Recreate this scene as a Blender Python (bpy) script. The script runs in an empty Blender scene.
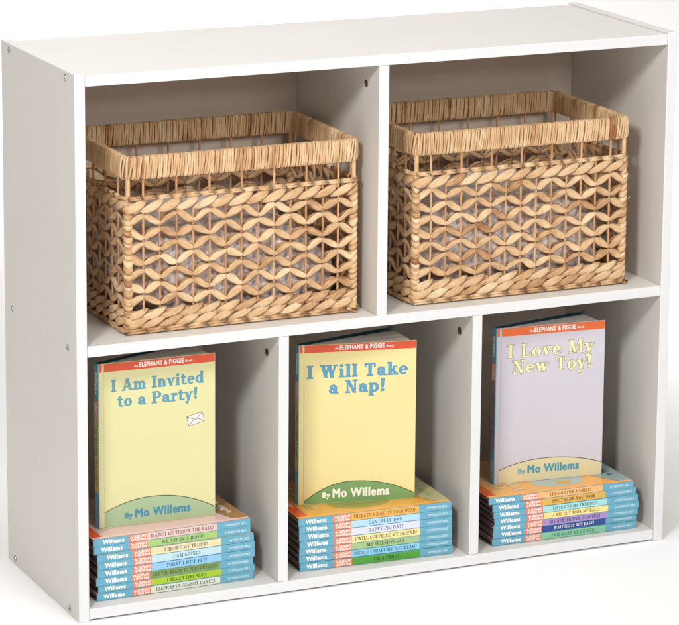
import bpy, bmesh, math, random
from mathutils import Vector, Matrix, noise as mn
R_ = math.radians
random.seed(7)
S = bpy.context.scene
COL = S.collection

# ------------------------------------------------------------------ camera
def make_camera():
    yaw, pitch, roll = -0.42322581, -0.20996006, 0.00673316
    cd = bpy.data.cameras.new('camera')
    cam = bpy.data.objects.new('camera', cd); COL.objects.link(cam)
    fwd = Matrix.Rotation(yaw, 3, 'Z') @ Vector((0, math.cos(pitch), math.sin(pitch)))
    right = Matrix.Rotation(yaw, 3, 'Z') @ Vector((1, 0, 0))
    up = right.cross(fwd)
    r2 = math.cos(roll)*right + math.sin(roll)*up
    u2 = -math.sin(roll)*right + math.cos(roll)*up
    M = Matrix((r2, u2, -fwd)).transposed().to_4x4()
    M.translation = Vector((-1.4248786, -3.9398130, 1.5143441))
    cam.matrix_world = M
    cd.sensor_width = 36.0; cd.sensor_fit = 'HORIZONTAL'
    cd.lens = 3230.7976/679*36
    cd.shift_x = (339.5-316.3904)/679
    cd.shift_y = (177.1175-312.5)/679
    cd.clip_start = .05; cd.clip_end = 200
    S.camera = cam
make_camera()
S.render.resolution_x = 1024; S.render.resolution_y = 943
S.view_settings.view_transform = 'Standard'; S.view_settings.look = 'None'
S.view_settings.exposure = 0; S.view_settings.gamma = 1
try: S.view_settings.use_curve_mapping = False
except Exception: pass

# ------------------------------------------------------------------ world, studio lamps and added fills
w = bpy.data.worlds.new('World'); S.world = w; w.use_nodes = True
bg = w.node_tree.nodes['Background']
bg.inputs[0].default_value = (1.0, .70, .48, 1); bg.inputs[1].default_value = .125

def area(name, loc, target, sx, sy, power, col=(1, 1, 1)):
    l = bpy.data.lights.new(name, 'AREA'); l.shape = 'RECTANGLE'; l.size = sx; l.size_y = sy
    l.energy = power; l.color = col
    o = bpy.data.objects.new(name, l); COL.objects.link(o)
    o.location = loc
    o.rotation_euler = (Vector(target)-Vector(loc)).to_track_quat('-Z', 'Y').to_euler()
    return o
KEYP, FRP, OVP, BKP = 60, 45, 86, 105
def around(az, el, d=3.4):
    az, el = R_(az), R_(el)
    return Vector((.45-math.sin(az)*math.cos(el)*d, -math.cos(az)*math.cos(el)*d, .4+math.sin(el)*d))
area('key_softbox', around(44, 34), (.45, .1, .4), .5, .5, KEYP, (.985, .995, 1))
area('front_softbox', around(-4, 27), (.45, .1, .4), 1.2, .9, FRP, (.985, .995, 1))
area('overhead_softbox', (.3, -.5, 4.6), (.4, -.2, .3), 2.4, 2.0, OVP, (.965, .985, 1))
area('added_backdrop_fill', (.8, 2.9, 3.2), (1.4, 4.6, 2.0), 4.5, 1.2, BKP)  # added lamp, only there to blow out the sweep to white
area('added_side_fill', (2.3, 1.9, 1.7), (2.3, 1.9, 0), .8, 2.2, 22).data.spread = R_(75)  # added lamp, lifts the shadowed floor strip right of the shelf

# ------------------------------------------------------------------ materials
MATS = {}
def nt(name):
    m = bpy.data.materials.new(name); m.use_nodes = True
    t = m.node_tree; b = t.nodes['Principled BSDF']
    return m, t, b
def N(t, kind, **kw):
    n = t.nodes.new(kind)
    for k, v in kw.items(): setattr(n, k, v)
    return n
def srgb(h):
    h = h.lstrip('#'); o = []
    for i in (0, 2, 4):
        c = int(h[i:i+2], 16)/255
        o.append(c/12.92 if c <= .04045 else ((c+.055)/1.055)**2.4)
    return tuple(o)+(1,)
def plain(name, col, rough=.5, spec=.5, noise=.04, scale=60, bump=0.0, metallic=0.0, coat=0.0):
    if name in MATS: return MATS[name]
    m, t, b = nt(name)
    if isinstance(col, str): col = srgb(col)
    tc = N(t, 'ShaderNodeTexCoord'); no = N(t, 'ShaderNodeTexNoise')
    no.inputs['Scale'].default_value = scale; no.inputs['Detail'].default_value = 5
    t.links.new(tc.outputs['Object'], no.inputs['Vector'])
    mr = N(t, 'ShaderNodeMapRange'); mr.inputs[3].default_value = 1-noise; mr.inputs[4].default_value = 1+noise
    t.links.new(no.outputs[0], mr.inputs[0])
    mx = N(t, 'ShaderNodeVectorMath', operation='SCALE'); mx.inputs[0].default_value = col[:3]
    t.links.new(mr.outputs[0], mx.inputs['Scale']); t.links.new(mx.outputs[0], b.inputs['Base Color'])
    b.inputs['Roughness'].default_value = rough; b.inputs['Metallic'].default_value = metallic
    b.inputs['Specular IOR Level'].default_value = spec
    if coat: b.inputs['Coat Weight'].default_value = coat; b.inputs['Coat Roughness'].default_value = .25
    if bump:
        bp = N(t, 'ShaderNodeBump'); bp.inputs['Strength'].default_value = bump; bp.inputs['Distance'].default_value = .001
        t.links.new(no.outputs[0], bp.inputs['Height']); t.links.new(bp.outputs[0], b.inputs['Normal'])
    MATS[name] = m; return m

def laminate(name, col, axis, amount=.028):
    """white laminate with a faint brushed wood grain running along one axis"""
    m, t, b = nt(name)
    tc = N(t, 'ShaderNodeTexCoord'); mp = N(t, 'ShaderNodeMapping')
    sc = [150, 150, 150]; sc[axis] = 4
    mp.inputs['Scale'].default_value = sc
    t.links.new(tc.outputs['Object'], mp.inputs['Vector'])
    no = N(t, 'ShaderNodeTexNoise'); no.inputs['Scale'].default_value = 1; no.inputs['Detail'].default_value = 6
    no.inputs['Roughness'].default_value = .65
    t.links.new(mp.outputs[0], no.inputs['Vector'])
    n2 = N(t, 'ShaderNodeTexNoise'); n2.inputs['Scale'].default_value = 5; n2.inputs['Detail'].default_value = 3
    t.links.new(tc.outputs['Object'], n2.inputs['Vector'])
    m1 = N(t, 'ShaderNodeMapRange'); m1.inputs[1].default_value = .3; m1.inputs[2].default_value = .7
    m1.inputs[3].default_value = 1-amount; m1.inputs[4].default_value = 1+amount*.5
    m2 = N(t, 'ShaderNodeMapRange'); m2.inputs[1].default_value = .3; m2.inputs[2].default_value = .7
    m2.inputs[3].default_value = .975; m2.inputs[4].default_value = 1.015
    t.links.new(no.outputs[0], m1.inputs[0]); t.links.new(n2.outputs[0], m2.inputs[0])
    mu = N(t, 'ShaderNodeMath', operation='MULTIPLY'); t.links.new(m1.outputs[0], mu.inputs[0]); t.links.new(m2.outputs[0], mu.inputs[1])
    vs = N(t, 'ShaderNodeVectorMath', operation='SCALE'); vs.inputs[0].default_value = col
    t.links.new(mu.outputs[0], vs.inputs['Scale']); t.links.new(vs.outputs[0], b.inputs['Base Color'])
    b.inputs['Roughness'].default_value = .42
    b.inputs['Specular IOR Level'].default_value = .35
    bp = N(t, 'ShaderNodeBump'); bp.inputs['Strength'].default_value = .12; bp.inputs['Distance'].default_value = .0006
    t.links.new(no.outputs[0], bp.inputs['Height']); t.links.new(bp.outputs[0], b.inputs['Normal'])
    return m
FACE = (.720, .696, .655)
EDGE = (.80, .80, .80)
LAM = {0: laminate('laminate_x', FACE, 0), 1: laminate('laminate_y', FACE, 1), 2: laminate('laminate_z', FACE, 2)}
BACKM = laminate('laminate_back_shade', (.72, .61, .52), 0)  # same white laminate, browned to paint in the warm cubby shadow
EDG = {0: laminate('edge_band_x', EDGE, 0, .03), 2: laminate('edge_band_z', EDGE, 2, .03)}
STEEL = plain('steel', (.55, .54, .52), .3, metallic=1.0)
DARK = plain('recess_shade', (.03, .025, .02), .6)  # near-black paints the shade of fastener recesses that are not modelled

def straw(name, dark, mid, light, fib=900):
    m, t, b = nt(name)
    uv = N(t, 'ShaderNodeUVMap'); uv.uv_map = 'uv'
    mp = N(t, 'ShaderNodeMapping'); mp.inputs['Scale'].default_value = (60, fib, 1)
    t.links.new(uv.outputs[0], mp.inputs[0])
    no = N(t, 'ShaderNodeTexNoise'); no.inputs['Scale'].default_value = 1; no.inputs['Detail'].default_value = 5; no.inputs['Roughness'].default_value = .6
    t.links.new(mp.outputs[0], no.inputs['Vector'])
    tc = N(t, 'ShaderNodeTexCoord'); n2 = N(t, 'ShaderNodeTexNoise'); n2.inputs['Scale'].default_value = 45; n2.inputs['Detail'].default_value = 4
    t.links.new(tc.outputs['Object'], n2.inputs['Vector'])
    at = N(t, 'ShaderNodeAttribute'); at.attribute_name = 'tint'
    a1 = N(t, 'ShaderNodeMath', operation='MULTIPLY'); a1.inputs[1].default_value = .80; t.links.new(no.outputs[0], a1.inputs[0])
    a2 = N(t, 'ShaderNodeMath', operation='MULTIPLY_ADD'); a2.inputs[1].default_value = .45; t.links.new(n2.outputs[0], a2.inputs[0]); t.links.new(a1.outputs[0], a2.inputs[2])
    a3 = N(t, 'ShaderNodeMath', operation='MULTIPLY_ADD'); a3.inputs[1].default_value = .45; t.links.new(at.outputs['Fac'], a3.inputs[0]); t.links.new(a2.outputs[0], a3.inputs[2])
    a4 = N(t, 'ShaderNodeMath', operation='SUBTRACT'); a4.inputs[1].default_value = .345; t.links.new(a3.outputs[0], a4.inputs[0])
    cr = N(t, 'ShaderNodeValToRGB'); e = cr.color_ramp.elements
    e[0].position = .18; e[0].color = dark; e[1].position = .82; e[1].color = light
    x = e.new(.5); x.color = mid
    t.links.new(a4.outputs[0], cr.inputs[0]); t.links.new(cr.outputs[0], b.inputs['Base Color'])
    b.inputs['Roughness'].default_value = .55; b.inputs['Specular IOR Level'].default_value = .35
    bp = N(t, 'ShaderNodeBump'); bp.inputs['Strength'].default_value = .8; bp.inputs['Distance'].default_value = .0016
    t.links.new(no.outputs[0], bp.inputs['Height']); t.links.new(bp.outputs[0], b.inputs['Normal'])
    return m
STRAW = straw('dried_hyacinth', (.38, .16, .06, 1), (.755, .475, .25, 1), (.93, .73, .465, 1))
RIMST = straw('wrapped_straw', (.38, .15, .06, 1), (.76, .485, .25, 1), (.94, .745, .475, 1))
STAKE = straw('rattan_stake', (.42, .16, .065, 1), (.66, .36, .18, 1), (.84, .58, .36, 1))

# ------------------------------------------------------------------ mesh helpers
def link(name, me, parent=None):
    o = bpy.data.objects.new(name, me); COL.objects.link(o)
    if parent: o.parent = parent
    return o
def bm_obj(name, bm, mats, parent=None, smooth=False):
    me = bpy.data.meshes.new(name)
    bmesh.ops.recalc_face_normals(bm, faces=bm.faces) if smooth != 'keep' else None
    bm.to_mesh(me); bm.free()
    for m in (mats if isinstance(mats, (list, tuple)) else [mats]): me.materials.append(m)
    if smooth is True:
        for p in me.polygons: p.use_smooth = True
    return link(name, me, parent)
def thing(name, label, cat, loc=(0, 0, 0), rz=0, group=None):
    o = bpy.data.objects.new(name, None); COL.objects.link(o); o.empty_display_size = .02
    o.location = loc; o.rotation_euler = (0, 0, rz)
    tag(o, label, cat, group); return o
def tag(o, label, cat, group=None):
    o['label'] = label; o['category'] = cat
    if group: o['group'] = group
def board(name, x0, x1, y0, y1, z0, z1, grain, parent, bev=.0009, edge=True):
    bm = bmesh.new()
    bmesh.ops.create_cube(bm, size=1)
    for v in bm.verts:
        v.co = Vector((x0 if v.co.x < 0 else x1, y0 if v.co.y < 0 else y1, z0 if v.co.z < 0 else z1))
    bmesh.ops.bevel(bm, geom=bm.edges[:], offset=bev, segments=2, affect='EDGES', profile=.5)
    bm.normal_update()
    for f in bm.faces:
        f.material_index = 1 if (edge and f.normal.y < -.35) else 0
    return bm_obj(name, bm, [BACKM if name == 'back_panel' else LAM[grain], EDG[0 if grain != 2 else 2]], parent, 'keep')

# ------------------------------------------------------------------ setting: white paper sweep
def sweep():
    bm = bmesh.new(); prof = [(-7, 0), (-3, 0), (0, 0), (3.6, 0)]
    r = .9
    for i in range(1, 17):
        a = i/16*math.pi/2
        prof.append((3.6+r*math.sin(a), r-r*math.cos(a)))
    prof += [(4.5, 2.5), (4.5, 4.5)]
    rows = [[bm.verts.new((x, y, z)) for x in (-7, -2, 3, 9)] for y, z in prof]
    for a, b in zip(rows, rows[1:]):
        for i in range(3): bm.faces.new((a[i], a[i+1], b[i+1], b[i]))
    o = bm_obj('floor', bm, plain('white_paper', (.97, .97, .97), .9, .1, noise=.004, scale=3), None, 'keep')
    for p in o.data.polygons: p.use_smooth = True
    o['kind'] = 'structure'
sweep()

# ------------------------------------------------------------------ the shelf
W, H, D, T = .914, .7595, .2987, .0151
ZB, BT, ZM, DT = .00274, .0150, .38763, .0028
ZF = ZB+BT                                   # top of the bottom board
X1, X2, X3 = .44483, .29633, .59515
YB = .2820                                   # front of the back panel
shelf = thing('bookshelf', 'white laminate bookshelf with two wide cubbies over three small ones', 'bookshelf', (W/2, D/2, 0))
off = Vector((-W/2, -D/2, 0))
def sb(name, x0, x1, y0, y1, z0, z1, grain, **k):
    o = board(name, x0, x1, y0, y1, z0, z1, grain, shelf, **k); o.location = off; return o
sb('side_panel', 0, T, 0, D, 0, H, 2, bev=.0013)
sb('side_panel', W-T, W, 0, D, 0, H, 2, bev=.0013)
g = .0003
sb('top_board', T+g, W-T-g, .0015, D-.002, H-DT-BT, H-DT, 0)
sb('middle_shelf', T+g, W-T-g, .0012, YB, ZM-BT, ZM, 0)
sb('bottom_board', T+g, W-T-g, .0012, D-.002, ZB, ZB+BT, 0)
sb('divider', X1, X1+T, .0022, YB, ZM+.0002, H-DT-BT-.0002, 2)
sb('divider', X2, X2+T, .0022, YB, ZF+.0002, ZM-BT-.0002, 2)
sb('divider', X3, X3+T, .0022, YB, ZF+.0002, ZM-BT-.0002, 2)
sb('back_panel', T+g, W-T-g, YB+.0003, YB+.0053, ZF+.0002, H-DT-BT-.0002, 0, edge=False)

def disc_ring(bm, c, axis, r0, r1, z0, z1, mi, seg=20):
    """annulus (or disc when r0 = 0) with a bevelled wall, axis = outward unit vector along x"""
    vs = []
    for k in range(seg):
        a = 2*math.pi*k/seg; u = Vector((0, math.cos(a), math.sin(a)))
        vs.append((bm.verts.new(c+u*r1+axis*0), bm.verts.new(c+u*(r1-.0003)+axis*z1), bm.verts.new(c+u*max(r0, .00001)+axis*z0)))
    for k in range(seg):
        a, b = vs[k], vs[(k+1) % seg]
        for i in range(2):
            f = bm.faces.new((a[i], b[i], b[i+1], a[i+1])); f.material_index = mi
def bolt(y, z):
    bm = bmesh.new(); ax = Vector((-1, 0, 0)); c = Vector((0, y, z))
    disc_ring(bm, c, ax, .0037, .0046, .0003, .0002, 1)
    disc_ring(bm, c+ax*.0002, ax, .0017, .0038, .0010, .0007, 0)
    disc_ring(bm, c+ax*.0006, ax, 0, .0018, .0002, .0002, 1, 6)
    o = bm_obj('bolt', bm, [STEEL, DARK], shelf); o.location = off
for y, z in ((.266, .7497), (.0362, .7499), (.2660, .3800), (.0357, .3799), (.2670, .0096), (.0375, .0092)): bolt(y, z)
def camlock(x, y, z):
    bm = bmesh.new(); ax = Vector((-1, 0, 0)); c = Vector((x, y, z))
    disc_ring(bm, c, ax, .0044, .0058, .0005, .0005, 0)
    disc_ring(bm, c+ax*.0001, ax, 0, .0046, .0002, .0002, 1)
    for k in range(2):
        a = k*math.pi/2+.4; u = Vector((0, math.cos(a), math.sin(a))); v = Vector((0, -math.sin(a), math.cos(a)))
        q = [bm.verts.new(c+ax*(.0006+.0001*k)+u*s*.0036+v*t*.0010) for s, t in ((-1, -1), (1, -1), (1, 1), (-1, 1))]
        f = bm.faces.new(q); f.material_index = 0
    o = bm_obj('cam_lock', bm, [plain('dark_bronze', (.34, .27, .22), .4, metallic=.8), DARK], shelf, 'keep'); o.location = off
camlock(X1, .0442, .7100); camlock(X2, .0444, .3405); camlock(X3, .0430, .3410)

# ------------------------------------------------------------------ baskets
class Perim:
    def __init__(s, w, d, rc):
        s.w, s.d, s.rc = w, d, rc
        s.segs = [('l', w-2*rc), ('c', math.pi/2*rc), ('l', d-2*rc), ('c', math.pi/2*rc)]*2
        s.L = sum(x[1] for x in s.segs)
        hw, hd = w/2, d/2
        s.st = [((-hw+rc, -hd), 0), ((hw-rc, -hd+rc), 0), ((hw, -hd+rc), 90), ((hw-rc, hd-rc), 90), ((hw-rc, hd), 180), ((-hw+rc, hd-rc), 180), ((-hw, hd-rc), 270), ((-hw+rc, -hd+rc), 270)]
    def at(s, t):
        t %= s.L
        for (k, l), (p, a) in zip(s.segs, s.st):
            if t <= l+1e-12:
                a = R_(a)
                if k == 'l':
                    d = Vector((math.cos(a), math.sin(a), 0)); return Vector((p[0], p[1], 0))+d*t, Vector((d.y, -d.x, 0))
                th = a-math.pi/2+t/s.rc; n = Vector((math.cos(th), math.sin(th), 0))
                return Vector((p[0], p[1], 0))+n*s.rc, n
            t -= l
        return s.at(0)
class Strips:
    """collects ribbons, strands and rods with uv and a per-strand tint"""
    def __init__(s): s.v, s.f, s.uv, s.t = [], [], [], []
    def sweep(s, rings, tint, closed_ends=True, us=None, wid=.01):
        n = len(rings[0]); b = len(s.v); o = random.random()*7
        for i, r in enumerate(rings):
            s.v += [tuple(p) for p in r]; s.t += [tint]*n
        acc = 0; U = [0]
        for i in range(1, len(rings)):
            acc += (Vector(rings[i][0])-Vector(rings[i-1][0])).length; U.append(acc)
        for i in range(len(rings)-1):
            for j in range(n):
                k = (j+1) % n
                s.f.append((b+i*n+j, b+i*n+k, b+(i+1)*n+k, b+(i+1)*n+j))
                v0, v1 = o+j*wid/n*2, o+(j+1)*wid/n*2
                s.uv += [(U[i]+o, v0), (U[i]+o, v1), (U[i+1]+o, v1), (U[i+1]+o, v0)]
        if closed_ends:
            for base, rev in ((b, True), (b+(len(rings)-1)*n, False)):
                idx = [base+j for j in range(n)]
                if rev: idx.reverse()
                s.f.append(tuple(idx)); s.uv += [(o, o)]*n
    def build(s, name, mat, parent):
        me = bpy.data.meshes.new(name); me.from_pydata(s.v, [], s.f)
        uvl = me.uv_layers.new(name='uv')
        flat = [c for p in s.uv for c in p]; uvl.data.foreach_set('uv', flat)
        a = me.attributes.new('tint', 'FLOAT', 'POINT'); a.data.foreach_set('value', s.t)
        me.materials.append(mat)
        for p in me.polygons: p.use_smooth = True
        return link(name, me, parent)
def ribbon(S_, P, path, tint, thick=.0009, dome=.25):
    """path: list of (s, z, off, halfwidth, lean); a domed leaf of hyacinth following the wall"""
    rings = []
    n = len(path)
    for i, (s, z, o, hw, lean) in enumerate(path):
        a = path[max(0, i-1)]; b = path[min(n-1, i+1)]
        ds, dz = b[0]-a[0], b[1]-a[1]; l = math.hypot(ds, dz) or 1
        cs, cz = -dz/l, ds/l                     # across direction in (s,z)
        ring = []
        for q in (-1, -.6, 0, .6, 1):
            oo = o+dome*hw*(1-q*q)+lean*q
            p, nn = P.at(s+cs*hw*q); ring.append(p+nn*oo+Vector((0, 0, z+cz*hw*q)))
        for q in (.6, 0, -.6):
            oo = o+dome*hw*(1-q*q)+lean*q-thick
            p, nn = P.at(s+cs*hw*q); ring.append(p+nn*oo+Vector((0, 0, z+cz*hw*q)))
        rings.append(ring)
    S_.sweep(rings, tint, wid=.012)
def rod(S_, pts, r, tint, seg=7, wob=0):
    rings = []
    for i, p in enumerate(pts):
        a = Vector(pts[max(0, i-1)]); b = Vector(pts[min(len(pts)-1, i+1)]); d = (b-a).normalized()
        u = Vector((0, 0, 1)) if abs(d.z) < .9 else Vector((1, 0, 0))
        u = (u-d*u.dot(d)).normalized(); v = d.cross(u)
        rr = r*(1+random.uniform(-wob, wob))
        rings.append([Vector(p)+(u*math.cos(2*math.pi*k/seg)+v*math.sin(2*math.pi*k/seg))*rr for k in range(seg)])
    S_.sweep(rings, tint, wid=.004)
rt = lambda: min(1, max(0, random.gauss(.5, .22)))

def make_basket(label, cx, cy, w, d, h, seed, zbase):
    random.seed(seed)
    root = thing('wicker_basket', label, 'basket', (cx, cy, zbase+.0008), 0, 'open weave baskets on the middle shelf')
    P = Perim(w-.010, d-.010, .011)
    L = P.L; NS = 46; p = L/NS
    s_of = lambda i: (i+.5)*p+.001
    # ---- stakes: every one carries the weave, every other one reaches the rim
    for i in range(NS):
        st = Strips(); s = s_of(i); q, n = P.at(s)
        top = h-.030 if i % 2 == 0 else h*.752
        dx = random.uniform(-.0012, .0012)
        tv = Vector((-n.y, n.x, 0))
        m = 7
        pts = [q+n*(.0006)+tv*dx*math.sin(j/m*3)+Vector((0, 0, .012+(top-.012)*j/m)) for j in range(m+1)]
        rod(st, pts, .0017, random.uniform(.2, .7))
        st.build('stake', STAKE, root)
    # ---- woven rows: paired zigzag leaves that pinch together at the stakes
    wv = Strips(); rows = 7; z0, z1 = .0455, .1585; amp = .0050
    for k in range(rows):
        zk = z1-(z1-z0)*k/(rows-1)
        base = [random.uniform(-.0016, .0016) for _ in range(NS)]
        for i in range(NS):
            a, b = s_of(i), s_of(i+1)
            ja, jb = base[i], base[(i+1) % NS]
            hi = 1 if (i+k) % 2 == 0 else -1
            wd = random.uniform(.0024, .0042); tn = min(1.05, max(-.1, random.gauss(.56, .11)+.5*mn.noise(Vector((i*.35, k*9.1, seed)))-(.45 if random.random() < .03 else 0))); ln = random.uniform(-.0020, .0020); sk = random.uniform(-.16, .16); kn = random.uniform(-.0008, .0008)
            path = []
            M = 10
            for j in range(M+1):
                f = j/M
                z = zk+hi*amp*math.cos(math.pi*f)+ja*(1-f)+jb*f
                bul = math.sin(math.pi*min(1, max(0, f+sk*math.sin(math.pi*f))))
                hw = .0023+wd*bul**.85; z += kn*math.sin(2*math.pi*f)
                o = .0010+.0017*abs(math.cos(math.pi*f))**3-.0006*bul+.0006
                path.append((a+(b-a)*f, z, o, hw, ln*bul))
            # overshoot a little so that leaves tuck under one another at the stake
            path.insert(0, (a-.0022, path[0][1]-hi*.0004, -.0008, .0024, 0))
            path.append((b+.0022, path[-1][1]+hi*.0004, -.0008, .0024, 0))
            ribbon(wv, P, path, tn, dome=random.uniform(.05, .28))
        # the inner strand of the pair, behind the stakes
        for i in range(0, NS):
            a, b = s_of(i), s_of(i+1); hi = 1 if (i+k) % 2 == 0 else -1; tn = rt()*.8; wd = random.uniform(.002, .004)
            path = [(a+(b-a)*j/6, zk+hi*(amp*.8)*math.cos(math.pi*j/6), -.0048, .002+wd*math.sin(math.pi*j/6), 0) for j in range(7)]
            ribbon(wv, P, path, tn, dome=-.3)
    for _ in range(26):          # a few loose fibres
        s = random.uniform(0, L); z = random.uniform(.02, .185); q, n = P.at(s); tv = Vector((-n.y, n.x, 0))
        ln = random.uniform(.008, .020); a = random.uniform(-1.2, 1.2); cu = random.uniform(-.5, .5)
        pts = [q+n*(.003+.0035*(j/5)**1.5)+tv*math.cos(a+cu*j/5)*ln*j/5+Vector((0, 0, z+math.sin(a+cu*j/5)*ln*j/5)) for j in range(6)]
        rod(wv, pts, .00028, .8, seg=4)
    wv.build('woven_side', STRAW, root)
    # ---- braided bands: slanted leaves tucked under each other
    def braid(S_, zc, hh, pitch, run, slant, hwid, lift, tlo=0):
        n = round(L/pitch); pt = L/n
        for i in range(n):
            s0 = i*pt+random.uniform(-.0012, .0012); tn = rt()+tlo; hw0 = hwid*random.uniform(.86, 1.15)
            path = []
            for j in range(9):
                f = j/8; e = math.sin(math.pi*f)
                path.append((s0+run*(f-.5), zc+slant*hh*(f-.5)*.95+random.uniform(-.0002, .0002), lift+.0028*e-.0026*abs(2*f-1)**2, .0013+hw0*e**.75, .0009*math.cos(math.pi*f)))
            ribbon(S_, P, path, tn, dome=.13)
    def rope(S_, z, r, lift, wrap, hel=1.0, puff=.0005):
        pts = []; n = 120
        for i in range(n+1):
            q, nn = P.at(i/n*L); pts.append(q+nn*lift+Vector((0, 0, z+.0003*math.sin(i*1.7))))
        rod(S_, pts, r, .45, seg=8)
        # raffia wound round the rope
        m = int(L/wrap)
        for i in range(m):
            s = i*wrap; rings = []; tn = rt()
            for j in range(9):
                a = 2*math.pi*j/8
                q, nn = P.at(s+(wrap*.5*math.sin(a)*.3+wrap*(j/8))*hel)
                tv = Vector((-nn.y, nn.x, 0)); c = q+nn*(lift+math.cos(a)*(r+.0003))+Vector((0, 0, z+math.sin(a)*(r+.0003)))
                o2 = nn*math.cos(a)+Vector((0, 0, math.sin(a)))
                rings.append([c-tv*wrap*.51, c+o2*puff, c+tv*wrap*.51, c-o2*.0003])
            S_.sweep(rings, tn, wid=.004)
    bd = Strips()
    rope(bd, .1885, .0030, .0014, .021, .15, .0001)
    braid(bd, .1765, .0180, .0255, .038, 1, .0053, .0022, .10)
    bd.build('braided_band', STRAW, root)
    bb = Strips()
    braid(bb, .0262, .0170, .0270, .041, 1, .0048, .0016, .05)
    braid(bb, .0150, .0170, .0260, .041, 1, .0048, .0026, .05)
    rope(bb, .0042, .0038, .0014, .030, .12, .0002)
    # closely set inner lining of the base band
    n = 120; rings = []
    for i in range(n+1):
        q, nn = P.at(i/n*L); rings.append([q+nn*a+Vector((0, 0, z)) for a, z in ((-.001, .002), (-.001, .032), (-.0035, .032), (-.0035, .002))])
    bb.sweep(rings, .2, closed_ends=False)
    bb.build('base_band', STRAW, root)
    # ---- floor of the basket
    bt = Strips()
    ny = int((d-.02)/.011)
    for j in range(ny):
        y = -d/2+.012+j*.011
        rings = [[Vector((x, y-.0052, .0035)), Vector((x, y, .0060+.0012*math.sin(i*1.9+j*3.1))), Vector((x, y+.0052, .0035)), Vector((x, y, .0025))] for i, x in enumerate([-(w/2-.009)+(w-.018)*q/30 for q in range(31)])]
        bt.sweep(rings, rt())
    bt.build('base', STRAW, root)
    # ---- corner posts, wound with raffia
    for ci, (sx, sy) in enumerate(((-1, -1), (1, -1), (1, 1), (-1, 1))):
        cp = Strips(); bx, by = sx*(w/2-.0085), sy*(d/2-.0085)
        pts = [Vector((bx, by, .004+(h-.020)*j/20)) for j in range(21)]
        rod(cp, pts, .0034, .6, seg=10)
        zz = .010
        while zz < .185:
            low = zz < .165
            st = .0100*random.uniform(.75, 1.3) if low else .011
            rad = (.0056 if low else .0040)+random.uniform(-.0003, .0004); tn = rt(); rings = []
            for j in range(13):
                a = 2*math.pi*j/12; u = Vector((math.cos(a), math.sin(a), 0)); c = Vector((bx, by, zz+st*.25*math.sin(a+ci)+st*.1*j/12))+u*rad
                rings.append([c-Vector((0, 0, st*.56)), c+u*.0010, c+Vector((0, 0, st*.56)), c-u*.0006])
            cp.sweep(rings, tn, closed_ends=False, wid=.006)
            zz += st*.82
        cp.build('corner_post', STRAW, root)
    # ---- rim: a flat hoop tightly wrapped with straw
    rm = Strips()
    rz0, rz1 = h-.0315, h; zc = (rz0+rz1)/2; hh = (rz1-rz0)/2-.0014; ht = .0036
    PR = Perim(w-.011, d-.011, .010)
    rings = []
    for i in range(161):
        q, nn = PR.at(i/160*PR.L)
        rings.append([q+nn*a*ht*.8+Vector((0, 0, zc+b*hh*.97)) for a, b in ((1, -.9), (1, .9), (.5, 1), (-.5, 1), (-1, .9), (-1, -.9), (-.5, -1), (.5, -1))])
    rm.sweep(rings, .1, closed_ends=False)
    s = 0
    while s < PR.L-.002:
        wd = random.uniform(.0031, .0045); tn = min(1.1, max(-.2, random.gauss(.57, .13)+.45*mn.noise(Vector((s*42, seed, 0)))-(.5 if mn.noise(Vector((s*55, seed+7, 3))) > .38 and random.random() < .6 else 0))); tilt = random.uniform(.0004, .0022); lift = random.uniform(0, .0009); rings = []
        bow = random.uniform(-.0008, .0008)
        for j in range(19):
            a = 2*math.pi*j/18
            ca, sa = math.cos(a), math.sin(a)
            # super-ellipse cross section
            ex, ez = math.copysign(abs(ca)**.55, ca), math.copysign(abs(sa)**.45, sa)
            ss = s+wd/2+tilt*ez*(1 if ca > 0 else -.6)+bow*ca
            q, nn = PR.at(ss)
            tv = Vector((-nn.y, nn.x, 0)); o2 = (nn*ca*1.2+Vector((0, 0, sa))).normalized()
            c = q+nn*ex*(ht+lift)+Vector((0, 0, zc+ez*(hh+lift*.6)))
            rings.append([c-tv*wd*.53, c-tv*wd*.27+o2*.0017, c+tv*wd*.2+o2*.0019, c+tv*wd*.53, c-o2*.0004])
        rm.sweep(rings, tn, closed_ends=False, wid=.005)
        s += wd*random.uniform(.82, 1.0)
    rm.build('rim', RIMST, root)
    return root
BH = .2465
make_basket('open weave straw basket filling the left upper cubby', .2568, .1475, .3520, .232, BH, 11, ZM)
make_basket('open weave straw basket filling the right upper cubby', .6866, .1460, .3490, .232, BH, 23, ZM)

def fluffy_mat():
    m, t, b = nt('grey_fleece')
    tc = N(t, 'ShaderNodeTexCoord'); no = N(t, 'ShaderNodeTexNoise'); no.inputs['Scale'].default_value = 160; no.inputs['Detail'].default_value = 6
    n2 = N(t, 'ShaderNodeTexVoronoi'); n2.inputs['Scale'].default_value = 110
    t.links.new(tc.outputs['Object'], no.inputs['Vector']); t.links.new(tc.outputs['Object'], n2.inputs['Vector'])
    cr = N(t, 'ShaderNodeValToRGB'); e = cr.color_ramp.elements
    e[0].position = .3; e[0].color = (.52, .43, .40, 1); e[1].position = .7; e[1].color = (.88, .81, .77, 1)
    t.links.new(no.outputs[0], cr.inputs[0]); t.links.new(cr.outputs[0], b.inputs['Base Color'])
    b.inputs['Roughness'].default_value = .95; b.inputs['Sheen Weight'].default_value = .4
    bp = N(t, 'ShaderNodeBump'); bp.inputs['Strength'].default_value = .8; bp.inputs['Distance'].default_value = .004
    t.links.new(n2.outputs[0], bp.inputs['Height']); t.links.new(bp.outputs[0], b.inputs['Normal'])
    return m
FLEECE = fluffy_mat()
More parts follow.
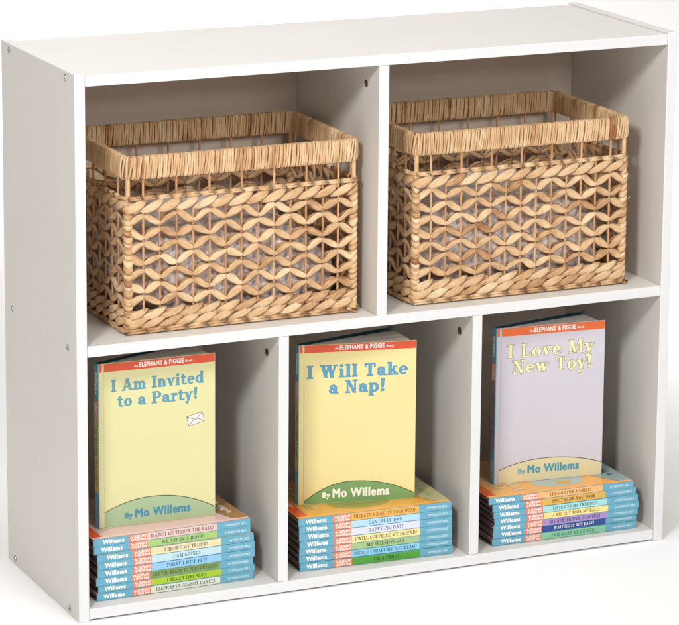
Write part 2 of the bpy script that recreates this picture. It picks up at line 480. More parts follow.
def fleece(label, cx, cy, w, d, h, seed, z, cut):
    bm = bmesh.new(); bmesh.ops.create_icosphere(bm, subdivisions=6, radius=1)
    for v in bm.verts:
        c = v.co; q = 5
        l = (abs(c.x)**q+abs(c.y)**q+abs(c.z)**q)**(1/q); c = c/l
        x = c.x*w/2; y = c.y*d/2; zz = (c.z+1)/2
        fall = 1-.45*max(0, min(1, (x/w+.5-cut)/.3))
        zz *= h*fall
        p = Vector((x, y, zz))+Vector((seed, 0, 0))
        k = mn.noise(p*22)*.008+mn.noise(p*60)*.004+mn.noise(p*150)*.0015
        k = min(k, .006)
        d3 = Vector((c.x, c.y, c.z if c.z > 0 else 0)).normalized()
        v.co = Vector((x, y, max(zz, .0005)))+d3*(k-.006)
        v.co.z = max(v.co.z, 0)
    o = bm_obj('fleece_throw', bm, FLEECE, None, True); o.location = (cx, cy, z+.0008+.0085)
    tag(o, label, 'blanket')
fleece('crumpled grey fleece throw seen through the weave of the left basket', .2547-.004, .1475, .328, .216, .140, 3, ZM, .70)
fleece('crumpled grey fleece throw seen through the weave of the right basket', .6840-.004, .1460, .324, .216, .138, 9, ZM, .78)

# ------------------------------------------------------------------ lettering
TH, TN = .205, .085      # thick and thin stroke widths of the slab serif face (cap height 1)
def q4(x0, y0, x1, y1): return [(x0, y0), (x1, y0), (x1, y1), (x0, y1)]
def slab_glyphs():
    G = {}
    V = lambda x, y0=0, y1=1, w=TH: [(x-w/2, y0), (x+w/2, y0), (x+w/2, y1), (x-w/2, y1)]
    Hh = lambda y, x0, x1, w=TN: [(x0, y-w/2), (x1, y-w/2), (x1, y+w/2), (x0, y+w/2)]
    def Sb(x, y, l=.42): return [(x-l/2, 0 if y == 0 else y-TN), (x+l/2, 0 if y == 0 else y-TN), (x+l/2, TN if y == 0 else y), (x-l/2, TN if y == 0 else y)]
    def Dg(x0, y0, x1, y1, w=TH): return [(x0-w/2, y0), (x0+w/2, y0), (x1+w/2, y1), (x1-w/2, y1)]
    def A(cx, cy, rx, ry, a0, a1, th=TH, tn=TN, n=14):
        out, inn = [], []
        for i in range(n+1):
            a = R_(a0+(a1-a0)*i/n); c, s = math.cos(a), math.sin(a)
            wx = th; wy = tn
            out.append((cx+rx*c, cy+ry*s)); inn.append((cx+(rx-wx)*c, cy+(ry-wy)*s))
        return ('strip', out, inn)
    dot = lambda x, y, r=.11: [(x+r*math.cos(2*math.pi*i/12), y+r*math.sin(2*math.pi*i/12)) for i in range(12)]
    X = .68
    G['I'] = (.50, [V(.25), Sb(.25, 0), Sb(.25, 1)])
    G['A'] = (.96, [Dg(.15, 0, .44, 1, TN*1.1), Dg(.76, 0, .47, 1), Hh(.32, .24, .68), Sb(.15, 0, .32), Sb(.76, 0, .38)])
    G['B'] = (.86, [V(.24), A(.46, .745, .33, .255, -90, 90), A(.48, .275, .36, .275, -90, 90), Hh(1-TN/2, .04, .47), Hh(TN/2, .04, .49), Hh(.52, .2, .5)])
    G['C'] = (.88, [A(.46, .5, .42, .5, 50, 310), V(.76, .62, .97, TN), V(.76, .1, .22, TN)])
    G['D'] = (.94, [V(.24), A(.44, .5, .45, .5, -90, 90), Hh(1-TN/2, .04, .45), Hh(TN/2, .04, .45)])
    G['E'] = (.82, [V(.24), Hh(1-TN/2, .04, .74), Hh(TN/2, .04, .76), Hh(.51, .2, .56), V(.72, .74, 1, TN), V(.74, 0, .28, TN), V(.55, .38, .64, TN)])
    G['F'] = (.78, [V(.24), Hh(1-TN/2, .04, .74), Sb(.24, 0, .44), Hh(.5, .2, .55), V(.71, .72, 1, TN), V(.55, .37, .63, TN)])
    G['G'] = (.94, [A(.46, .5, .42, .5, 50, 315), V(.76, .64, .97, TN), V(.76, .06, .42, TH*.9), Hh(.42, .58, .92)])
    G['H'] = (.98, [V(.24), V(.74), Sb(.24, 0), Sb(.24, 1), Sb(.74, 0), Sb(.74, 1), Hh(.5, .2, .78)])
    G['K'] = (.96, [V(.24), Sb(.24, 0), Sb(.24, 1), Dg(.30, .38, .72, 1, TN*1.3), Dg(.76, 0, .46, .6), Sb(.76, 0, .36), Sb(.72, 1, .34)])
    G['L'] = (.78, [V(.24), Sb(.24, 1), Hh(TN/2, .04, .74), V(.72, 0, .32, TN)])
    G['M'] = (1.16, [V(.20, 0, 1, TN), V(.92), Dg(.52, .05, .24, 1), Dg(.50, .05, .86, 1, TN), Sb(.18, 0, .32), Sb(.2, 1, .3), Sb(.92, 0, .4), Sb(.94, 1, .34)])
    G['N'] = (.98, [V(.22, 0, 1, TN), V(.78, 0, 1, TN), Dg(.74, 0, .26, 1), Sb(.22, 0, .34), Sb(.18, 1, .3), Sb(.78, 1, .34)])
    G['O'] = (.92, [A(.46, .5, .43, .5, 0, 360, n=28)])
    G['P'] = (.84, [V(.24), Sb(.24, 0, .44), A(.46, .71, .36, .29, -90, 90), Hh(1-TN/2, .04, .48), Hh(.42+TN/2, .2, .48)])
    G['R'] = (.94, [V(.24), Sb(.24, 0, .42), A(.46, .73, .34, .27, -90, 90), Hh(1-TN/2, .04, .48), Hh(.46+TN/2, .2, .48), Dg(.74, 0, .50, .5), Sb(.78, 0, .28)])
    G['S'] = (.76, [A(.38, .735, .31, .265, 40, 270), A(.38, .265, .34, .27, -140, 90), V(.62, .68, .97, TN), V(.10, .03, .32, TN), Dg(.54, .34, .22, .66, TH)])
    G['T'] = (.84, [V(.42), Sb(.42, 0, .44), Hh(1-TN/2, .05, .79), V(.09, .70, 1, TN), V(.75, .70, 1, TN)])
    G['U'] = (.94, [V(.24, .3, 1), V(.74, .3, 1, TN), A(.47, .34, .335, .34, 180, 360, TH*.8), Sb(.24, 1), Sb(.74, 1, .34)])
    G['V'] = (.94, [Dg(.49, 0, .20, 1), Dg(.47, 0, .76, 1, TN*1.1), Sb(.2, 1, .38), Sb(.76, 1, .3)])
    G['W'] = (1.30, [Dg(.42, 0, .20, 1), Dg(.40, 0, .62, .98, TN*1.1), Dg(.86, 0, .64, 1), Dg(.84, 0, 1.08, 1, TN*1.1), Sb(.2, 1, .38), Sb(.64, 1, .34), Sb(1.1, 1, .3)])
    G['Y'] = (.92, [V(.46, 0, .48), Sb(.46, 0), Dg(.46, .42, .20, 1), Dg(.46, .42, .74, 1, TN*1.1), Sb(.2, 1, .38), Sb(.74, 1, .3)])
    G['Z'] = (.80, [Hh(1-TN/2, .08, .72), Hh(TN/2, .06, .74), Dg(.17, 0, .62, 1), V(.11, .72, 1, TN), V(.72, 0, .28, TN)])
    G["'"] = (.26, [V(.13, .68, 1, .12)])
    G['!'] = (.40, [[(.13, .32), (.27, .32), (.33, 1), (.07, 1)], dot(.2, .11)])
    G['?'] = (.66, [A(.32, .74, .27, .26, -80, 170, TH*.8), V(.34, .28, .52, TN*1.3), dot(.34, .11), dot(.13, .76, .08)])
    # lower case
    G['m'] = (1.10, [V(.20, 0, X), V(.55, 0, X*.7), V(.90, 0, X*.7), A(.38, .40, .27, .28, 0, 150), A(.73, .40, .27, .28, 0, 150), Sb(.2, 0, .34), Sb(.55, 0, .30), Sb(.9, 0, .34), Hh(X-TN/2, .02, .2)])
    G['n'] = (.78, [V(.20, 0, X), V(.57, 0, X*.7), A(.39, .40, .285, .28, 0, 150), Sb(.2, 0, .34), Sb(.57, 0, .34), Hh(X-TN/2, .02, .2)])
    G['v'] = (.70, [Dg(.37, 0, .16, X), Dg(.35, 0, .56, X, TN*1.1), Sb(.15, X, .3), Sb(.57, X, .26)])
    G['w'] = (1.0, [Dg(.33, 0, .16, X), Dg(.31, 0, .49, X*.97, TN*1.1), Dg(.67, 0, .50, X), Dg(.65, 0, .84, X, TN*1.1), Sb(.15, X, .3), Sb(.86, X, .26)])
    G['i'] = (.42, [V(.21, 0, X), Sb(.21, 0, .36), Hh(X-TN/2, .03, .21), dot(.2, .90, .115)])
    G['l'] = (.42, [V(.21, 0, 1), Sb(.21, 0, .36), Hh(1-TN/2, .03, .21)])
    G['t'] = (.52, [V(.22, .12, .90, TH*.9), Hh(X-TN/2, .03, .46), A(.36, .17, .24, .17, 180, 330, TH*.8)])
    G['e'] = (.68, [A(.34, .34, .31, .34, 0, 320, n=22), Hh(.36, .1, .62)])
    G['d'] = (.78, [A(.34, .34, .31, .34, 0, 360, n=22), V(.56, 0, 1), Hh(TN/2, .56, .74), Hh(1-TN/2, .38, .56)])
    G['o'] = (.70, [A(.35, .34, .32, .34, 0, 360, n=22)])
    G['a'] = (.72, [A(.30, .21, .26, .21, 0, 360, n=18), V(.50, .05, .48), A(.34, .44, .265, .24, 0, 160), Hh(TN/2, .5, .70), dot(.15, .50, .08)])
    G['r'] = (.58, [V(.20, 0, X), Sb(.2, 0, .36), Hh(X-TN/2, .02, .2), A(.40, .40, .20, .28, 60, 150), dot(.46, .58, .1)])
    G['y'] = (.70, [Dg(.36, 0, .16, X), Dg(.26, -.26, .56, X, TN*1.1), Sb(.15, X, .3), Sb(.57, X, .26), dot(.17, -.22, .09), Hh(-.28, .15, .28)])
    G['p'] = (.80, [V(.20, -.3, X), [(.03, -.3), (.37, -.3), (.37, -.3+TN), (.03, -.3+TN)], A(.44, .34, .32, .34, 0, 360, n=22), Hh(X-TN/2, .02, .2)])
    G['k'] = (.78, [V(.20), Sb(.2, 0, .34), Hh(1-TN/2, .02, .2), Dg(.28, .28, .56, X, TN*1.3), Dg(.62, 0, .40, .42), Sb(.62, 0, .30), Sb(.56, X, .28)])
    return G
GL = slab_glyphs()
def offset_poly(poly, e):
    c = Vector((sum(p[0] for p in poly)/len(poly), sum(p[1] for p in poly)/len(poly))); n = len(poly); out = []
    for i in range(n):
        a, b, d = Vector(poly[i-1]), Vector(poly[i]), Vector(poly[(i+1) % n])
        n1 = Vector(((b-a).y, -(b-a).x)).normalized(); n2 = Vector(((d-b).y, -(d-b).x)).normalized()
        m = n1+n2; m = m/max(.35, m.dot(n1)) if m.length > 1e-6 else n1
        out.append(tuple(b+m*e))
    return out
def slab_text(s, grow=0, track=.04):
    """returns (polys, width): polygons in cap-height units"""
    polys = []; x = 0
    for ch in s:
        if ch == ' ': x += .42; continue
        adv, parts = GL[ch]
        for k, p in enumerate(parts):
            if isinstance(p, tuple):
                _, out, inn = p
                if grow:
                    cx = sum(a[0] for a in out)/len(out)
                    o2, i2 = [], []
                    for a, b in zip(out, inn):
                        d = Vector(a)-Vector(b); d = d.normalized() if d.length > 1e-6 else Vector((0, 0))
                        o2.append(tuple(Vector(a)+d*grow)); i2.append(tuple(Vector(b)-d*grow))
                    out, inn = o2, i2
                    # lengthen open ends
                    if (Vector(out[0])-Vector(out[-1])).length > .01:
                        for arr in (out, inn):
                            arr[0] = tuple(Vector(arr[0])+(Vector(arr[0])-Vector(arr[1])).normalized()*grow)
                            arr[-1] = tuple(Vector(arr[-1])+(Vector(arr[-1])-Vector(arr[-2])).normalized()*grow)
                for i in range(len(out)-1):
                    polys.append(([(a[0]+x, a[1]) for a in (inn[i], out[i], out[i+1], inn[i+1])], k))
            else:
                if grow: p = offset_poly(p, grow)
                polys.append(([(a[0]+x, a[1]) for a in p], k))
        x += adv+track
    return polys, x-track
SANS = {}
def sans_text(s, bold=.03, shear=0):
    """built-in sans lettering, emboldened; returns (polys, width, cap height normalised to 1)"""
    key = (s, bold, shear)
    if key in SANS: return SANS[key]
    cu = bpy.data.curves.new('t', 'FONT'); cu.body = s; cu.offset = 0; cu.resolution_u = 3; cu.shear = shear
    cu.space_character = 1+bold*2.2
    o = bpy.data.objects.new('t', cu); COL.objects.link(o)
    dg = bpy.context.evaluated_depsgraph_get(); dg.update()
    me = bpy.data.meshes.new_from_object(o.evaluated_get(dg))
    xs = [v.co.x for v in me.vertices]; x0 = min(xs); x1 = max(xs)
    cap = .70
    polys = [([((me.vertices[i].co.x-x0)/cap, me.vertices[i].co.y/cap) for i in p.vertices], 0) for p in me.polygons]
    bpy.data.objects.remove(o); bpy.data.meshes.remove(me); bpy.data.curves.remove(cu)
    base = polys; polys = []; bb = bold/cap
    for n_, (dx, dy) in enumerate(((0, 0), (bb, 0), (-bb, 0), (0, bb*.8), (0, -bb*.8), (bb*.7, bb*.6), (-bb*.7, bb*.6), (bb*.7, -bb*.6), (-bb*.7, -bb*.6))):
        polys += [([(a+dx, b_+dy) for a, b_ in p], n_) for p, _ in base]
    SANS[key] = (polys, (x1-x0)/cap+2*bb); return SANS[key]

class Print:
    """a mesh in local 2-D 'page' space mapped onto a plane; every ink is a material slot"""
    def __init__(s): s.bm = bmesh.new(); s.mats = []
    def mi(s, m):
        if m not in s.mats: s.mats.append(m)
        return s.mats.index(m)
    def poly(s, pts, fr, lift, mat):
        o, u, v, n = fr
        vs = [s.bm.verts.new(o+u*a+v*b+n*lift) for a, b in pts]
        try: f = s.bm.faces.new(vs)
        except Exception: return
        f.normal_update()
        if f.normal.dot(n) < 0: f.normal_flip()
        f.material_index = s.mi(mat)
    def text(s, kind, txt, fr, x, y, cap, mat, width=None, lift=.00008, outline=None, ow=.05, **k):
        """x, y: left end of the baseline; width squeezes the line to fit"""
        if kind == 'slab':
            for ph, (g_, m_) in enumerate([(ow, outline), (0, mat)] if outline else [(0, mat)]):
                polys, wd = slab_text(txt, g_)
                if ph == 0: W0 = wd
                sx = (width/wd) if width else cap
                for p, kk in polys: s.poly([(x+a*sx, y+b*cap) for a, b in p], fr, lift+ph*.00016+kk*.000012, m_)
        else:
            polys, wd = sans_text(txt, **k)
            sx = (width/wd) if width else cap
            for p, kk in polys: s.poly([(x+a*sx, y+b*cap) for a, b in p], fr, lift+kk*.000009, mat)

COV = lambda c, nm=None: plain('cover_'+c.strip('#'), c, .38, .5, noise=.02, scale=40, coat=.15)
INK = lambda c: plain('ink_'+c.strip('#'), c, .42, .45, noise=.01)
BLUE, ORANGE, WHITE_INK = '#68abc4', '#f07040', '#fbfaf5'
BL, BW = .235, .170
def spine_print(pr, fr, title, col, ink, th, wil=None):
    """fr: origin at head of the spine, u along it to the foot, v across to the front-cover side"""
    def band(a, b, m): pr.poly([(a*BL, .0004), (b*BL, .0004), (b*BL, th-.0004), (a*BL, th-.0004)], fr, .00005, m)
    band(.002, .222, COV(BLUE)); band(.222, .338, COV('#f47f50')); band(.338, .785, COV(col)); band(.785, .998, COV(BLUE))
    wx = wil if wil is not None else random.uniform(.040, .062)
    pr.text('sans', 'Willems', fr, wx*BL, th*.26, th*.56, INK(WHITE_INK), width=.135*BL, bold=.05, lift=.00012)
    pr.text('sans', 'An ELEPHANT', fr, .232*BL, th*.53, th*.33, INK(WHITE_INK), width=.102*BL, bold=.045, lift=.00012)
    pr.text('sans', '& PIGGIE Book', fr, .236*BL, th*.13, th*.33, INK(WHITE_INK), width=.098*BL, bold=.045, lift=.00012)
    _, wd = slab_text(title)
    cap = th*.46; mw = .415*BL; w_ = min(mw, wd*cap*.92)
    pr.text('slab', title, fr, (.338+.2235)*BL-w_/2, th*.28, cap, INK(ink), width=w_, lift=.00012)
    pr.text('sans', 'HYPERION BKS', fr, .838*BL, th*.34, th*.30, INK('#d5e9ee'), width=.133*BL, bold=.02, lift=.00012)

def arc_hill(w, hl, hp, hr, px):
    """outline of a low hill across the foot of a cover: heights at spine, peak, fore edge"""
    pts = []
    for i in range(33):
        x = w*i/32
        if x < px: t = (px-x)/px; y = hp-(hp-hl)*t**2.1
        else: t = (x-px)/(w-px); y = hp-(hp-hr)*t**2.1
        pts.append((x, y))
    return pts
def cover_print(pr, fr, d):
    """fr: origin at the spine-side foot corner of the front cover, u to the fore edge, v to the head"""
    w, h = BW, BL; e = .0005
    pr.poly([(.0074, e), (w-e, e), (w-e, h-e), (.0074, h-e)], fr, .00004, COV(d['bg']))
    pr.poly([(.0074, h-d['strip']), (w-e, h-d['strip']), (w-e, h-e), (.0074, h-e)], fr, .00008, COV(d['band']))
    hill = arc_hill(w-.0080, *d['hill'])
    hill = [(x+.0075, y) for x, y in hill]
    for a, b in zip(hill, hill[1:]):
        pr.poly([(a[0], e), (b[0], e), (b[0], b[1]), (a[0], a[1])], fr, .00008, COV(d['hillcol']))
        n = Vector((-(b[1]-a[1]), b[0]-a[0])).normalized()*.0005
        pr.poly([(a[0]-n.x, a[1]-n.y), (b[0]-n.x, b[1]-n.y), (b[0]+n.x, b[1]+n.y), (a[0]+n.x, a[1]+n.y)], fr, .00012, INK('#33352c'))
    sy = h-d['strip']+d['strip']*.26
    pr.text('sans', 'An', fr, .300*w, sy+.0005, .0034, INK(WHITE_INK), bold=.03, lift=.00014)
    pr.text('sans', 'ELEPHANT & PIGGIE', fr, .345*w, sy, .0064, INK(WHITE_INK), width=.385*w, bold=.045, lift=.00014)
    pr.text('sans', 'Book', fr, .742*w, sy+.0005, .0034, INK(WHITE_INK), bold=.03, lift=.00014)
    for txt, x0, x1, base, cap in d['title']:
        pr.text('slab', txt, fr, x0*w, h-base, cap, INK(d['tcol']), width=(x1-x0)*w, outline=INK(d['tout']), ow=d.get('ow', .035), lift=.00012)
    bx0, bx1, by, bc = d['by']
    pr.text('sans', 'By', fr, bx0*w, by+.0005, bc*.62, INK(d['bcol']), bold=.04, lift=.00018, width=(bx1-bx0)*w*.115)
    pr.text('sans', 'Mo Willems', fr, (bx0+(bx1-bx0)*.155)*w, by, bc, INK(d['bcol']), width=(bx1-bx0)*w*.845, bold=.05, lift=.00018)
    if d.get('envelope'):
        x, y, a, ew, eh = d['envelope']; c_, s_ = math.cos(a), math.sin(a)
        rot = lambda q: [(x+p*c_-r*s_, y+p*s_+r*c_) for p, r in q]
        pr.poly(rot([(-ew-.0006, -eh-.0006), (ew+.0006, -eh-.0006), (ew+.0006, eh+.0006), (-ew-.0006, eh+.0006)]), fr, .00010, INK('#33352c'))
        pr.poly(rot([(-ew, -eh), (ew, -eh), (ew, eh), (-ew, eh)]), fr, .00014, INK('#e9e4e2'))
        for p0, p1 in (((-ew, eh), (0, -.001)), ((0, -.001), (ew, eh)), ((-ew, -eh), (-ew*.3, .0)), ((ew, -eh), (ew*.3, .0))):
            a_ = Vector(p0); b_ = Vector(p1); n = Vector((-(b_-a_).y, (b_-a_).x)).normalized()*.00035
            pr.poly(rot([tuple(a_-n), tuple(b_-n), tuple(b_+n), tuple(a_+n)]), fr, .00018, INK('#33352c'))
    for bi, (x, y, rx, ry, c) in enumerate(d.get('blobs', [])):
        pr.poly([(x+rx*math.cos(2*math.pi*i/24), y+ry*math.sin(2*math.pi*i/24)) for i in range(24)], fr, .00014+bi*.00002, COV(c))

PAPER_TOP = plain('page_edges', (.60, .55, .50), .9, .1, noise=.05)
def pages_mat(name='page_block', c0=(.42, .37, .33, 1), c1=(.78, .74, .68, 1)):
    m, t, b = nt(name)
    at = N(t, 'ShaderNodeAttribute'); at.attribute_name = 'tint'
    cr = N(t, 'ShaderNodeValToRGB'); e = cr.color_ramp.elements
    e[0].color = c0; e[1].color = c1
    t.links.new(at.outputs['Fac'], cr.inputs[0]); t.links.new(cr.outputs[0], b.inputs['Base Color'])
    b.inputs['Roughness'].default_value = .9
    return m
PAGES = pages_mat()
PAGES_SHADE = pages_mat('shaded_page_block', (.36, .13, .10, 1), (.66, .36, .30, 1))  # dark red-pink paints the shade on stacked page edges into their colour
BOARD = .0021
def slab_box(bm, o, ux, uy, uz, x0, x1, y0, y1, z0, z1, mi=0):
    c = [bm.verts.new(o+ux*a+uy*b_+uz*c_) for a in (x0, x1) for b_ in (y0, y1) for c_ in (z0, z1)]
    fs = []
    for idx in ((0, 1, 3, 2), (4, 6, 7, 5), (0, 4, 5, 1), (2, 3, 7, 6), (0, 2, 6, 4), (1, 5, 7, 3)):
        f = bm.faces.new([c[i] for i in idx]); f.material_index = mi; fs.append(f)
    return fs
def cover_board(pr, o, ux, uy, uz, mat, groove=True, edge=None):
    """hard board: ux from the hinge to the fore edge, uy foot to head, uz outward; groove beside the hinge"""
    prof = [(0, BOARD), (.0046, BOARD), (.0054, BOARD*.72), (.0064, BOARD*.72), (.0072, BOARD), (BW, BOARD)] if groove else [(0, BOARD), (BW, BOARD)]
    rings = []
    for y in (0, BL):
        rings.append(([pr.bm.verts.new(o+ux*a+uy*y+uz*b_) for a, b_ in prof], [pr.bm.verts.new(o+ux*a+uy*y) for a, b_ in prof]))
    mi = pr.mi(mat); (t0, b0), (t1, b1) = rings; n = len(prof)
    fs = []
    for i in range(n-1):
        fs += [(t0[i], t0[i+1], t1[i+1], t1[i]), (b0[i], b1[i], b1[i+1], b0[i+1]), (t0[i], b0[i], b0[i+1], t0[i+1]), (t1[i], t1[i+1], b1[i+1], b1[i])]
    fs += [(t0[0], t1[0], b1[0], b0[0]), (t0[-1], b0[-1], b1[-1], t1[-1])]
    news = []
    for f in fs:
        f = pr.bm.faces.new(f); f.material_index = mi; news.append(f)
    bmesh.ops.recalc_face_normals(pr.bm, faces=news)
    if edge:
        ei = pr.mi(edge)
        for f in news:
            if abs(f.normal.dot(uz)) < .3 or f.normal.dot(uz) < -.5: f.material_index = ei
def finish(pr, name, parent):
    me = bpy.data.meshes.new(name); pr.bm.to_mesh(me); pr.bm.free()
    for m in pr.mats: me.materials.append(m)
    return link(name, me, parent)
def page_block(parent, mk, nsheet, mat=None):
    """leaves: mk(k, a) -> corner points of leaf k; one mesh"""
    v, f, t = [], [], []
    for k in range(nsheet):
        tint = random.uniform(.35, 1)
        for q in mk(k):
            b = len(v); v += [tuple(p) for p in q]; t += [tint]*len(q)
            f += [(b, b+1, b+3, b+2), (b+4, b+6, b+7, b+5), (b, b+4, b+5, b+1), (b+2, b+3, b+7, b+6), (b, b+2, b+6, b+4), (b+1, b+5, b+7, b+3)]
    me = bpy.data.meshes.new('pages'); me.from_pydata(v, [], f)
    a = me.attributes.new('tint', 'FLOAT', 'POINT'); a.data.foreach_set('value', t); me.materials.append(mat or PAGES)
    bm = bmesh.new(); bm.from_mesh(me); bmesh.ops.recalc_face_normals(bm, faces=bm.faces); bm.to_mesh(me); bm.free()
    return link('pages', me, parent)
DARKBLUE = '#1f4c5c'

def lying_book(label, x, y, z, rz, th, title, col, ink, group, design=None, board=DARKBLUE):
    """head of the book to the left, spine to the viewer, front cover up"""
    root = thing('stacked_book', label, 'book', (x, y, z), rz, group)
    X, Y, Z = Vector((1, 0, 0)), Vector((0, 1, 0)), Vector((0, 0, 1)); O = Vector((0, 0, 0))
    bcol = COV(board)
    # front cover (top), back cover (bottom)
    pr = Print(); cover_board(pr, Vector((BL, 0, th-BOARD)), Y, -X, Z, COV(design['bg']) if design else COV(col), edge=COV('#20343c'))
    if not design: pr.poly([(.0004, BL-.016), (BW-.0005, BL-.016), (BW-.0005, BL-.0005), (.0004, BL-.0005)], (Vector((BL, 0, th)), Y, -X, Z), .00005, COV(ORANGE))
    if design: cover_print(pr, (Vector((BL, 0, th)), Y, -X, Z), design)
    finish(pr, 'front_cover', root)
    pr = Print(); cover_board(pr, Vector((0, 0, BOARD)), Y, X, -Z, COV(col), edge=COV('#20343c')); finish(pr, 'back_cover', root)
    pr = Print()
    slab_box(pr.bm, O, X, Y, Z, 0, BL, -.0012, -.00005, .0001, th-.0001, pr.mi(COV(BLUE)))
    bmesh.ops.recalc_face_normals(pr.bm, faces=pr.bm.faces)
    spine_print(pr, (Vector((0, -.0012, 0)), X, Z, -Y), title, col, ink, th)
    finish(pr, 'spine', root)
    n = 14; z0, z1 = BOARD+.0001, th-BOARD-.0001
    def mk(k):
        a = z0+(z1-z0)*k/n; b = a+(z1-z0)/n*.86; j = random.uniform(0, .0005)
        return [[Vector((xx, yy, zz)) for xx in (.0035+j, BL-.0035-j) for yy in (.001, BW-.004-j) for zz in (a, b)]]
    page_block(root, mk, n, PAGES_SHADE)
    return root

# ---- the three stacks
HEADBAND = '#8a2f24'
ST = {}
def stack(items, n, zone, place, group, top_design):
    """items from the top down: (px dx of left end, title, colour, ink)"""
    th = zone/len(items)
    return th
DL = dict(bg='#e2dda4', band='#e8532c', strip=.0122, hill=(.022, .038, .0125, .070), hillcol='#a8c096', tcol='#5b9fb6', tout='#437e93', ow=.018,
          title=[('I Am Invited', .100, .905, .0408, .0165), ('to a Party!', .155, .85, .0632, .0165)], by=(.22, .79, .0105, .0118), bcol='#468fae',
          envelope=(.141, .143, .22, .0115, .0068))
DM = dict(bg='#efdf9c', band='#e8532c', strip=.0112, hill=(.004, .0316, .0088, .072), hillcol='#79a262', tcol='#5a9fc6', tout='#3f7090', ow=.022,
          title=[('I Will Take', .060, .930, .049, .0188), ('a Nap!', .250, .735, .0725, .0188)], by=(.205, .785, .0085, .0125), bcol='#fbf8ea')
DR = dict(bg='#d2cdd6', band='#f26f2a', strip=.0125, hill=(.021, .0335, .019, .075), hillcol='#e0d6ab', tcol='#f4edb4', tout='#77725c', ow=.03,
          title=[('I Love My', .095, .900, .0455, .0200), ('New Toy!', .140, .885, .0695, .0200)], by=(.22, .79, .0125, .0120), bcol='#4d9cae')
TL = dict(bg='#ecc6be', band='#f0622f', strip=.016, hill=(.020, .038, .022, .085), hillcol='#b98a52', tcol='#f3ecd8', tout='#8a7468',
          title=[('WATCH ME', .2, .8, .045, .016), ('THROW', .3, .7, .068, .016)], by=(.20, .80, .012, .012), bcol='#fbf3e4')
TM = dict(bg='#f0b350', band='#f0622f', strip=.018, hill=(.020, .050, .030, .085), hillcol='#c9c08c', tcol='#f6e7a8', tout='#7c7a4c',
          title=[('THERE IS A', .2, .8, .045, .016), ('BIRD', .35, .65, .068, .016)], by=(.22, .78, .014, .012), bcol='#8fae7a',
          blobs=[(.045, .125, .030, .048, '#b0a04a'), (.045, .125, .020, .034, '#9c9a48'), (.050, .058, .018, .012, '#d9603c')])
TR = dict(bg='#f9b767', band='#f26f2a', strip=.016, hill=(.020, .055, .040, .085), hillcol='#9db3b4', tcol='#f6e7a8', tout='#8d6aa0',
          title=[("LET'S GO", .2, .8, .045, .016), ('FOR A DRIVE!', .12, .88, .068, .016)], by=(.22, .78, .014, .012), bcol='#41565c',
          blobs=[(.040, .105, .026, .042, '#b8c4c2'), (.030, .100, .008, .013, '#e7a944')])
DK = '#33434c'
stL = [('#e9c5be', 'WATCH ME THROW THE BALL!', '#6a5a66'), ('#a9cb78', 'WE ARE IN A BOOK!', '#2f5560'), ('#f0dcae', 'I BROKE MY TRUNK!', '#31506a'), ('#c2e0ea', 'I AM GOING!', '#33607a'),
       ('#92c8ea', 'TODAY I WILL FLY!', '#1f4d78'), ('#7f9c55', 'ARE YOU READY TO PLAY OUTSIDE?', '#2e4a33'), ('#aace1e', 'I REALLY LIKE SLOP!', '#26402a'), ('#dfe3d2', 'ELEPHANTS CANNOT DANCE!', '#2f4a4e')]
stM = [('#f2b453', 'THERE IS A BIRD ON YOUR HEAD!', '#7a5a34'), ('#b6def5', 'CAN I PLAY TOO?', '#23506e'), ('#dfe2f2', 'HAPPY PIG DAY!', '#5b5f86'), ('#f8e69c', 'I WILL SURPRISE MY FRIEND!', '#3f4a3c'),
       ('#a7c78c', 'MY FRIEND IS SAD', '#24443c'), ('#90d2ee', 'SHOULD I SHARE MY ICE CREAM?', '#1f5a80'), ('#4ea234', "I'M A FROG!", '#1c3a1c')]
stR = [('#f9bb74', "LET'S GO FOR A DRIVE!", '#5b4636'), ('#e5b453', 'THE THANK YOU BOOK', '#403a2a'), ('#aae0dd', 'LISTEN TO MY TRUMPET!', '#2c6468'), ('#f8e48e', 'A BIG GUY TOOK MY BALL!', '#4c4a3a'),
       ('#a98fcb', 'MY NEW FRIEND IS SO FUN!', '#3a3060'), ('#20489a', 'WAITING IS NOT EASY!', '#f4f2ea'), ('#88c8a2', 'PIGS MAKE ME SNEEZE!', '#3c6a58')]
LL = ['pink banded book on top of the left stack under the pale yellow upright book', 'light green banded book second from top in the left stack', 'cream banded book third from top in the left stack',
      'very pale blue banded book fourth from top in the left stack', 'bright sky blue banded book in the middle of the left stack above the olive one', 'olive green banded book third from bottom in the left stack',
      'vivid lime green banded book second from bottom in the left stack', 'off-white banded book at the very bottom of the left stack']
LM = ['golden orange book on top of the middle stack with its patterned cover showing', 'light blue banded book second from top in the middle stack', 'pale lavender white banded book third from top in the middle stack',
      'cream yellow banded book in the centre of the middle stack', 'sage green banded book third from bottom in the middle stack', 'sky blue banded book second from bottom in the middle stack',
      'strong leaf green banded book at the bottom of the middle stack']
LR = ['peach orange book on top of the right stack under the lilac upright book', 'mustard banded book second from top in the right stack', 'aqua banded book third from top in the right stack',
      'pale yellow banded book in the centre of the right stack', 'purple banded book third from bottom in the right stack', 'dark navy banded book with white lettering in the right stack', 'mint green banded book at the bottom of the right stack']
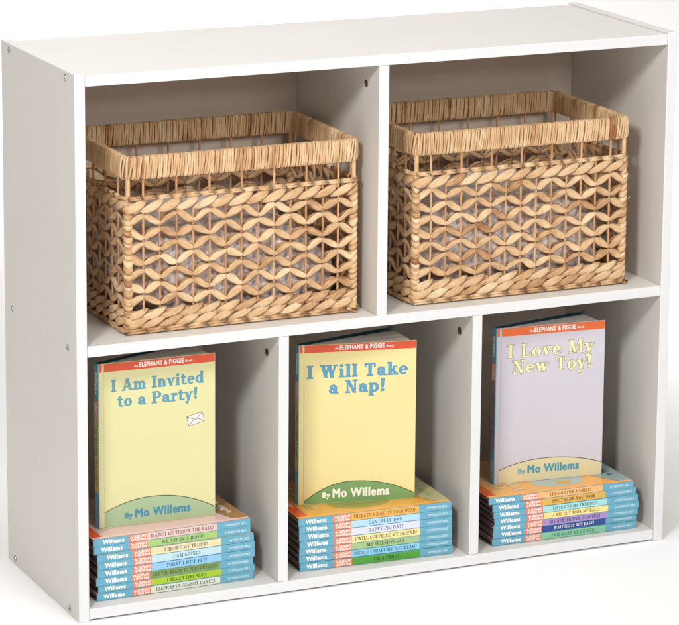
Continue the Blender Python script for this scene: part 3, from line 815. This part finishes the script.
# per book offsets along the shelf (metres), measured off the spine ends
oxL = [-.0038, -.0030, .0010, .0022, .0018, -.0002, .0026, .0000]
oxM = [-.0012, .0000, .0000, .0004, .0006, .0004, .0008]
oxR = [-.0064, -.0010, .0014, .0030, .0022, .0016, .0000]
def build_stack(items, labels, oxs, x, y, rz, ztop, group, design):
    n = len(items); fs = [random.uniform(.93, 1.07) for _ in items]; k = (ztop-ZF-.0006)/sum(fs); z = ztop
    for i, ((col, title, ink), lab, ox) in enumerate(zip(items, labels, oxs)):
        th = fs[i]*k; z -= th
        lying_book(lab, x+ox, y+random.uniform(-.0012, .0012), z, R_(rz)+random.uniform(-.008, .008), th-.0002, title, col, ink, group, design if i == 0 else None)
    return ztop
random.seed(5)
ZTL, ZTM, ZTR = .1067, .0960, .0915
build_stack(stL, LL, oxL, .0352, .0275, 1.0, ZTL, 'books lying in the left stack', TL)
build_stack(stM, LM, oxM, .3412, .0325, -2.6, ZTM, 'books lying in the middle stack', TM)
build_stack(stR, LR, oxR, .6432, .0240, -1.2, ZTR, 'books lying in the right stack', TR)

def upright_book(label, x, y, z, a_front, a_back, th, title, col, ink, design):
    """stands open in a narrow V; x, y = the front hinge corner"""
    root = thing('upright_book', label, 'book', (x, y, z+.0003), 0, 'books standing upright on the stacks')
    Z = Vector((0, 0, 1)); af, ab = R_(a_front), R_(a_back)
    f = Vector((math.cos(af), math.sin(af), 0)); nf = Vector((f.y, -f.x, 0))
    b = Vector((math.cos(ab), math.sin(ab), 0)); nb = Vector((-b.y, b.x, 0))
    am = (af+ab)/2+math.pi/2; sp = Vector((math.cos(am), math.sin(am), 0)); ns = Vector((-math.cos(am-math.pi/2), -math.sin(am-math.pi/2), 0))
    O = Vector((0, 0, 0)); B = sp*th
    pr = Print(); cover_board(pr, O-nf*BOARD, f, Z, nf, COV(design['bg']))
    cover_print(pr, (O, f, Z, nf), design)
    pr.poly([(.0003, BL-design['strip']), (.0045, BL-design['strip']), (.0045, BL-.0003), (.0003, BL-.0003)], (O, f, Z, nf), .00006, COV(design['band']))
    finish(pr, 'front_cover', root)
    pr = Print(); cover_board(pr, B-nb*BOARD, b, Z, nb, COV(DARKBLUE)); finish(pr, 'back_cover', root)
    pr = Print(); slab_box(pr.bm, O, sp, Z, ns, .0001, th-.0001, 0, BL, .00005, .0012, pr.mi(COV(BLUE)))
    bmesh.ops.recalc_face_normals(pr.bm, faces=pr.bm.faces)
    spine_print(pr, (Vector((0, 0, BL))+ns*.0012+B, -Z, -sp, ns), title, col, ink, th, .05)
    finish(pr, 'spine', root)
    n = 22
    def mk(k):
        q = (k+.5)/n
        base = O-nf*BOARD*1.25+(B-nb*BOARD*1.25-(O-nf*BOARD*1.25))*q-ns*.0015
        a = af+(ab-af)*(.04+.92*q); d = Vector((math.cos(a), math.sin(a), 0)); nn = Vector((-d.y, d.x, 0))
        out = []; M = 5; bow = .004*math.sin(q*9)*0+.0015
        L0 = BW-.006
        pts = []
        for j in range(M+1):
            t = j/M; pts.append(base+d*(L0*t)+nn*math.sin(math.pi*t)*bow)
        for p0, p1 in zip(pts, pts[1:]):
            out.append([p+nn*w_+Z*zz for p in (p0, p1) for w_ in (-.00012, .00012) for zz in (.0035, BL-.0035)])
        return out
    page_block(root, mk, n)
    # solid gutter of bound leaves so that the wedge is closed near the spine
    return root
upright_book('pale yellow upright book standing on the left stack with small envelope drawing', .0565, .0690, ZTL, -1.7, 20, .0112, 'I AM INVITED TO A PARTY!', '#d9c46a', '#3a4a34', DL)
upright_book('warm yellow upright book with white author line standing on the middle stack', .3655, .0890, ZTM, -12.3, 12, .0112, 'I WILL TAKE A NAP!', '#d8b45c', '#4a3f2a', DM)
upright_book('lilac grey upright book with cream title standing on the right stack', .6745, .0800, ZTR, -5.7, 11, .0112, 'I LOVE MY NEW TOY!', '#8f8794', '#3a3440', DR)
